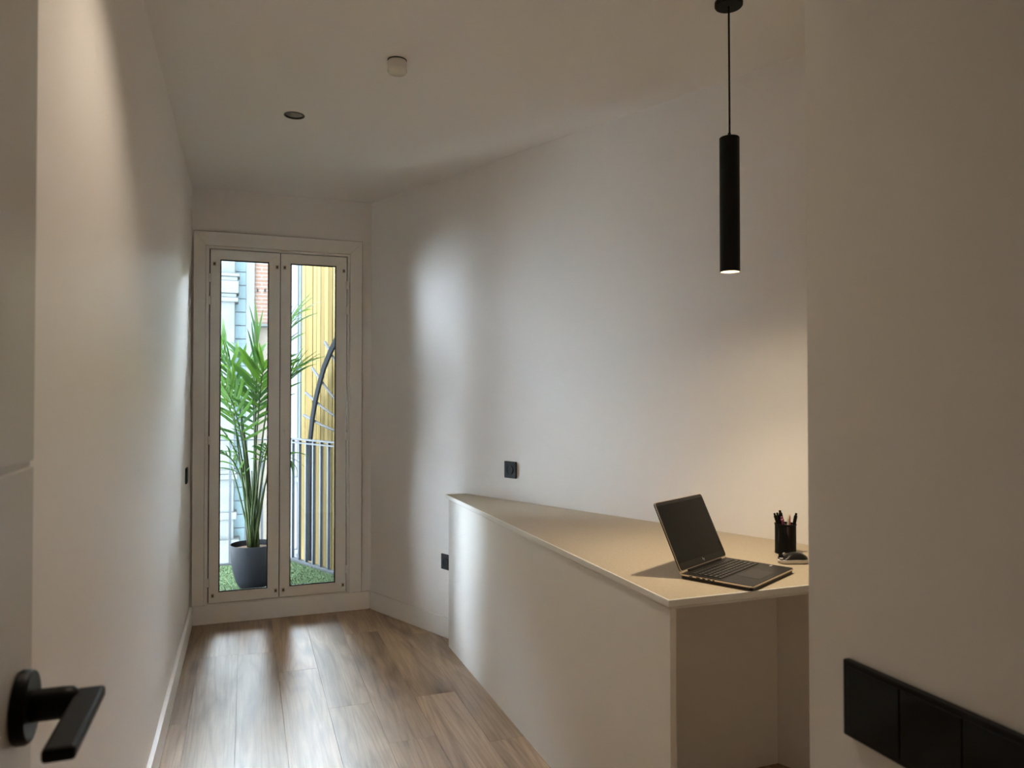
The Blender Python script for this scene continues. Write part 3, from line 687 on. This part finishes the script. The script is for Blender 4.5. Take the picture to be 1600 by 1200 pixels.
rail = empty('balcony_railing', (rb(sc_).x, rb(sc_).y, 0.03)); tag(rail, 'grey metal balcony railing of upright bars', 'railing'); ro = Vector(rail.location)
def rpart(o): o.parent = rail; o.location = Vector(o.location) - ro; return o
def strip(s0, s1, o0, o1): return [tuple(rb(s0, o0)[:2]), tuple(rb(s1, o0)[:2]), tuple(rb(s1, o1)[:2]), tuple(rb(s0, o1)[:2])]
rpart(prism('top_rail', strip(-0.70, sc_ + 0.02, -0.022, 0.022), 0.998, 1.010, 'railing_light', None, bevel=0.002))
rpart(prism('under_rail', strip(-0.70, sc_, -0.012, 0.012), 0.970, 0.982, 'railing_light', None))
rpart(prism('bottom_rail', strip(-0.70, sc_ + 0.02, -0.020, 0.020), 0.032, 0.058, 'railing_light', None, bevel=0.002))
xc = rb(sc_).x
rpart(box('top_rail', -1.2, xc, 6.128, 6.172, 0.998, 1.010, 'railing_light', None, bevel=0.002))
rpart(box('bottom_rail', -1.2, xc, 6.135, 6.165, 0.032, 0.050, 'railing_light', None, bevel=0.002))
barme = None
def bar(x, y, rz):
    global barme
    if barme is None:
        bm = bmesh.new(); add_box(bm, -0.011, 0.011, -0.009, 0.009, 0.05, 1.0); barme = bpy.data.meshes.new('bar'); bmesh.ops.recalc_face_normals(bm, faces=bm.faces[:]); bm.to_mesh(barme); bm.free(); barme.materials.append(MATS['railing_grey'])
    o = bpy.data.objects.new('bar', barme); C.objects.link(o); o.parent = rail; o.location = Vector((x, y, 0)) - ro; o.rotation_euler = (0, 0, rz)
ang = math.atan2(TA.y, TA.x)
k = 0
while sc_ - k * 0.113 > -0.68:
    p = rb(sc_ - k * 0.113); bar(p.x, p.y, ang + R(90)); k += 1
for k in range(1, 12): bar(xc - k * 0.117, 6.15, R(90))

# wooden screen of upright boards beyond the railing
scr = empty('wooden_screen', rb(0.4, 0.2, 0.0)); tag(scr, 'tall yellow screen of upright wooden boards beyond the railing', 'screen'); so_ = Vector(scr.location)
bm = bmesh.new(); add_box(bm, -0.0290, 0.0290, -0.010, 0.010, -0.5, 2.50); bme = bpy.data.meshes.new('board'); bmesh.ops.recalc_face_normals(bm, faces=bm.faces[:]); bm.to_mesh(bme); bm.free(); bme.materials.append(MATS['board'])
rnd = random.Random(5)
for k in range(24):
    p = rb(0.84 - k * 0.0637, 0.2 + rnd.uniform(-0.003, 0.003))
    o = bpy.data.objects.new('board', bme); C.objects.link(o); o.parent = scr; o.location = Vector((p.x, p.y, rnd.uniform(-0.02, 0.02))) - so_; o.rotation_euler = (0, 0, ang + rnd.uniform(-0.02, 0.02))
o = prism('backing_sheet', strip(-0.65, 0.86, 0.2145, 0.220), -0.48, 2.48, 'board_back', None); o.parent = scr; o.location = -so_
for z in (0.2, 1.3, 2.36):
    o = prism('cross_batten', strip(-0.65, 0.87, 0.2205, 0.250), z, z + 0.06, 'board', None); o.parent = scr; o.location = -so_
p = rb(0.895, 0.21); o = box('end_post', p.x - 0.018, p.x + 0.018, p.y - 0.018, p.y + 0.018, -0.5, 2.50, 'railing_light'); o.parent = scr; o.location = -so_

# leaning rack between railing and boards
rk = empty('leaning_rack', rb(0.55, 0.1, 0.03)); tag(rk, 'dark bent post with thin grey cross rods leaning behind the railing', 'rack'); ko = Vector(rk.location)
path = [(0.145, 1.90), (0.144, 1.79), (0.239, 1.686), (0.337, 1.565), (0.406, 1.441), (0.466, 1.314), (0.516, 1.161), (0.546, 1.006), (0.555, 0.60), (0.556, 0.03)]
path = [(0.03, 1.87), (0.144, 1.78)] + path[2:]
bm = bmesh.new(); rings = []
for i, (s, z) in enumerate(path):
    a_ = Vector(path[max(i - 1, 0)]); b_ = Vector(path[min(i + 1, len(path) - 1)]); t_ = (b_ - a_).normalized(); n_ = Vector((-t_.y, t_.x))
    ring = []
    for q, o_ in ((-0.024, 0.092), (0.024, 0.092), (0.024, 0.108), (-0.024, 0.108)):
        ring.append(bm.verts.new(rb(s + n_.x * q, o_, z + n_.y * q)))
    rings.append(ring)
for a_, b_ in zip(rings, rings[1:]):
    for q in range(4): bm.faces.new((a_[q], a_[(q + 1) % 4], b_[(q + 1) % 4], b_[q]))
bm.faces.new(rings[0]); bm.faces.new(rings[-1])
o = from_bm('post', bm, 'pole_grey'); o.parent = rk; o.location = -ko
for (s0, z0), (s1, z1) in (((0.70, 1.190), (0.10, 1.060)), ((0.67, 1.372), (0.10, 1.155)), ((0.562, 1.571), (0.08, 1.245)), ((0.36, 1.770), (0.08, 1.515))):
    o = tube('rod', [rb(s0, 0.122, z0), rb((s0 + s1) / 2, 0.122, (z0 + z1) / 2 - 0.01), rb(s1, 0.122, z1)], [0.012, 0.009, 0.009], 'rod_grey', None, 10); o.parent = rk; o.location = -ko

# ------------------------------------------------------------------ potted palm
PC = Vector((0.050, 5.36, ZB))
palm = empty('potted_palm', PC); tag(palm, 'tall leafy palm in a dark grey pot on the balcony', 'potted plant')
lathe('pot', [(0, 0), (0.082, 0), (0.097, 0.010), (0.118, 0.06), (0.136, 0.13), (0.148, 0.21), (0.153, 0.285), (0.153, 0.292), (0.146, 0.292), (0.142, 0.22), (0, 0.22)], 'pot_grey', palm, 48)
lathe('soil', [(0, 0.262), (0.09, 0.262), (0.143, 0.255)], 'soil', palm, 32)
# shared leaflet meshes (length 1 along x, drooping)
LEAF = []
for i, (dr, fold, wd_) in enumerate(((0.10, 0.25, 0.035), (0.22, 0.3, 0.040), (0.36, 0.3, 0.036), (0.55, 0.2, 0.034), (0.05, 0.4, 0.03), (0.8, 0.2, 0.034))):
    vs, fs = [], []; n_ = 9
    for q in range(n_ + 1):
        u = q / n_; w_ = wd_ * (math.sin(math.pi * min(1, u * 0.85 + 0.13)) ** 0.8) * (1 if u < 0.98 else 0.15)
        an = dr * u * 1.6
        x = (math.sin(an) / (dr * 1.6)) if dr > 0 else u
        z = -(1 - math.cos(an)) / (dr * 1.6)
        vs += [(x, -w_, z + w_ * fold), (x, 0, z), (x, w_, z + w_ * fold)]
        if q:
            b_ = 3 * (q - 1); fs += [(b_, b_ + 1, b_ + 4, b_ + 3), (b_ + 1, b_ + 2, b_ + 5, b_ + 4)]
    me = bpy.data.meshes.new('leaflet'); me.from_pydata(vs, [], fs); me.materials.append(MATS['leaf'])
    for p in me.polygons: p.use_smooth = True
    LEAF.append(me)
rnd = random.Random(11)
def bez(p0, p1, p2, t): return p0 * (1 - t) ** 2 + p1 * 2 * t * (1 - t) + p2 * t * t
def frond(tip, mid, n, ll, t0=0.55, open_=55, kinds=(1, 2, 3), base=None, rad=0.006):
    p0 = PC + Vector((rnd.uniform(-0.035, 0.035), rnd.uniform(-0.03, 0.03), 0.255)) if base is None else Vector(base)
    p1, p2 = Vector(mid), Vector(tip)
    bm = bmesh.new(); st = 16
    add_tube(bm, [bez(p0, p1, p2, q / st) for q in range(st + 1)], [rad * (1.35 - 1.05 * q / st) for q in range(st + 1)], 6)
    fr = from_bm('frond', bm, 'stem_green', None, smooth=True); fr.parent = palm; fr.location = -PC
    for q in range(n):
        t = t0 + (1 - t0) * (q + 0.5) / n
        pos = bez(p0, p1, p2, t); tg = (bez(p0, p1, p2, min(1, t + 0.02)) - bez(p0, p1, p2, t - 0.02)).normalized()
        side = tg.cross(Vector((0, 0, 1)))
        side = side.normalized() if side.length > 0.15 else Vector((0.7, -0.7, 0)).normalized()
        up = side.cross(tg).normalized(); s = 1 if q % 2 else -1
        oa = R(open_ * (1.1 - 0.75 * (q / n)) + rnd.uniform(-8, 8))
        d = (tg * math.cos(oa) + side * (s * math.sin(oa)) + up * rnd.uniform(0.05, 0.25)).normalized()
        yv = up.cross(d).normalized(); zv = d.cross(yv).normalized()
        if zv.z < -0.1: zv = -zv; yv = -yv
        ln = ll * (0.75 + 0.35 * math.sin(math.pi * (q + 0.5) / n)) * rnd.uniform(0.88, 1.1)
        Mx = Matrix(((d.x, yv.x, zv.x), (d.y, yv.y, zv.y), (d.z, yv.z, zv.z))).to_4x4()
        o = bpy.data.objects.new('leaflet', LEAF[rnd.choice(kinds)]); C.objects.link(o); o.parent = fr
        o.matrix_local = Matrix.Translation(pos) @ Mx @ Matrix.Diagonal((ln, ln * rnd.uniform(0.9, 1.25), ln, 1))
frond((0.070, 5.36, 1.80), (0.055, 5.36, 1.1), 8, 0.26, 0.72, 12, (0, 4), rad=0.008)
frond((0.300, 5.40, 1.86), (0.13, 5.37, 1.65), 22, 0.36, 0.60, 60, (1, 2, 3))
frond((0.330, 5.28, 1.52), (0.14, 5.34, 1.40), 22, 0.30, 0.55, 55, (1, 2, 3))
frond((-0.20, 5.30, 1.66), (0.01, 5.35, 1.45), 24, 0.33, 0.50, 58, (1, 2, 3))
frond((-0.30, 5.48, 1.55), (-0.02, 5.40, 1.40), 22, 0.32, 0.50, 58)
frond((-0.15, 5.12, 1.42), (0.00, 5.28, 1.25), 22, 0.28, 0.48, 58)
frond((-0.26, 5.32, 1.18), (-0.02, 5.34, 1.15), 22, 0.27, 0.45, 60, (2, 3, 5))
frond((0.02, 5.66, 1.62), (0.05, 5.45, 1.45), 20, 0.32, 0.50, 58)
frond((0.11, 5.12, 1.56), (0.07, 5.28, 1.35), 22, 0.28, 0.55, 58)
frond((-0.24, 5.56, 1.78), (0.0, 5.42, 1.55), 20, 0.34, 0.52, 55)
frond((0.26, 5.20, 0.92), (0.14, 5.30, 1.05), 14, 0.20, 0.60, 50, (3, 5))
frond((-0.20, 5.18, 0.98), (-0.01, 5.30, 1.02), 18, 0.22, 0.45, 58, (2, 3, 5))
frond((0.14, 5.10, 1.02), (0.08, 5.24, 1.02), 16, 0.20, 0.58, 58, (3, 5))
frond((0.06, 5.62, 1.38), (0.05, 5.42, 1.20), 18, 0.28, 0.52, 58)
for k in range(13):
    a_ = rnd.uniform(0, 6.28); r_ = rnd.uniform(0.0, 0.05); b_ = PC + Vector((r_ * math.cos(a_), r_ * math.sin(a_), 0.25))
    sp_ = rnd.uniform(0.3, 2.6); t_ = b_ + Vector((math.cos(a_) * 0.075 * sp_, math.sin(a_) * 0.07 * sp_, rnd.uniform(0.45, 0.95)))
    m_ = (b_ + t_) / 2 + Vector((0, 0, 0.06))
    o = tube('stem', [bez(b_, m_, t_, q / 8) for q in range(9)], [0.0072 - 0.0004 * q for q in range(9)], 'cane_brown' if k % 3 == 0 else 'stem_green', None, 7)
    o.parent = palm; o.location = -PC

# ------------------------------------------------------------------ houses across the street
YS_ = 11.0
bld = empty('facade_building', (0.6, YS_, -6)); tag(bld, 'pale house front across the street with pilaster, blue tiles and brick', 'building'); bo = Vector(bld.location)
def bp_(o): o.parent = bld; o.location = -bo; return o
ZTOP = 3.6
bp_(box('wall', -5.0, 6.5, YS_ + 0.25, YS_ + 0.6, -6, ZTOP, 'render_cream'))
bp_(box('wall', -5.0, -0.30, YS_ + 0.20, YS_ + 0.6, ZTOP, 7.0, 'render_cream'))  # unseen upper storeys on the left, added to block sky light into the room
bp_(box('brick_panel', 0.10, 0.46, YS_ + 0.15, YS_ + 0.3, 2.38, ZTOP, 'brick'))
bp_(box('brick_panel', 0.46, 0.60, YS_ + 0.15, YS_ + 0.3, -6, ZTOP, 'band_white'))
bp_(box('ledge', 0.10, 0.46, YS_ + 0.10, YS_ + 0.3, 2.34, 2.38, 'stone_pale', bevel=0.01))
for k in range(3): bp_(box('anchor', 0.135 + k * 0.10, 0.150 + k * 0.10, YS_ + 0.12, YS_ + 0.2, 2.84, 2.88, 'pole_grey'))
bp_(box('white_strip', -0.010, 0.10, YS_ + 0.08, YS_ + 0.3, -6, ZTOP, 'band_white'))
bp_(box('tile_bed', -0.30, -0.010, YS_ + 0.10, YS_ + 0.3, -6, ZTOP, 'tile_joint'))
bm = bmesh.new(); add_box(bm, -0.078, 0.078, -0.01, 0.02, 0.007, 0.183); tme = bpy.data.meshes.new('tile'); bmesh.ops.recalc_face_normals(bm, faces=bm.faces[:]); bm.to_mesh(tme); bm.free(); tme.materials.append(MATS['tile_blue'])
rnd = random.Random(2)
for k in range(38):
    for c in range(2):
        o = bpy.data.objects.new('tile', tme); C.objects.link(o); o.parent = bld; o.location = Vector((-0.092 - c * 0.162, YS_ + 0.09 + rnd.uniform(-0.004, 0.004), -2.6 + k * 0.19)) - bo
# pilaster with mouldings
pil = empty('pilaster', (-0.36, YS_, -6)); pil.parent = bld; pil.location = Vector((-0.36, YS_, -6)) - bo; po = Vector((-0.36, YS_, -6))
def pp(o): o.parent = pil; o.location = -po; return o
pp(box('shaft', -0.62, -0.155, YS_ - 0.16, YS_ + 0.2, -6, ZTOP, 'stone_pale', bevel=0.012))
for z0, z1, d in ((2.64, 2.70, 0.045), (2.70, 2.76, 0.02), (2.76, 2.93, 0.05), (2.93, 2.99, 0.035), (2.99, 3.03, 0.06), (0.20, 0.27, 0.05), (0.27, 0.33, 0.03), (-0.35, -0.25, 0.04), (-1.0, -0.62, 0.08)):
    pp(box('moulding', -0.62 - d, -0.155 + d, YS_ - 0.16 - d, YS_ + 0.2, z0, z1, 'stone_pale', bevel=0.012))
# next house on the right
nb = empty('neighbour_building', (1.2, 10.2, -6)); tag(nb, 'white house corner with a light blue strip seen past the wooden screen', 'building'); no = Vector(nb.location)
def np_(o): o.parent = nb; o.location = -no; return o
np_(box('wall', 0.655, 6.5, 10.3, 10.8, -6, ZTOP + 0.1, 'band_blue'))
np_(box('pale_pier', 0.50, 0.648, 10.24, 10.8, -6, ZTOP + 0.1, 'pier_white'))
np_(box('downpipe', 0.648, 0.655, 10.22, 10.3, -6, ZTOP + 0.1, 'pole_grey'))
np_(box('string_course', 0.49, 0.66, 10.20, 10.3, 0.20, 0.26, 'stone_pale'))
np_(box('string_course', 0.49, 0.66, 10.20, 10.3, -0.75, -0.70, 'stone_pale'))
tag(box('street', -30, 30, YW + 0.3, 40, -6.2, -6.0, 'street'), 'grey street far below the balcony', 'street', kind='structure')
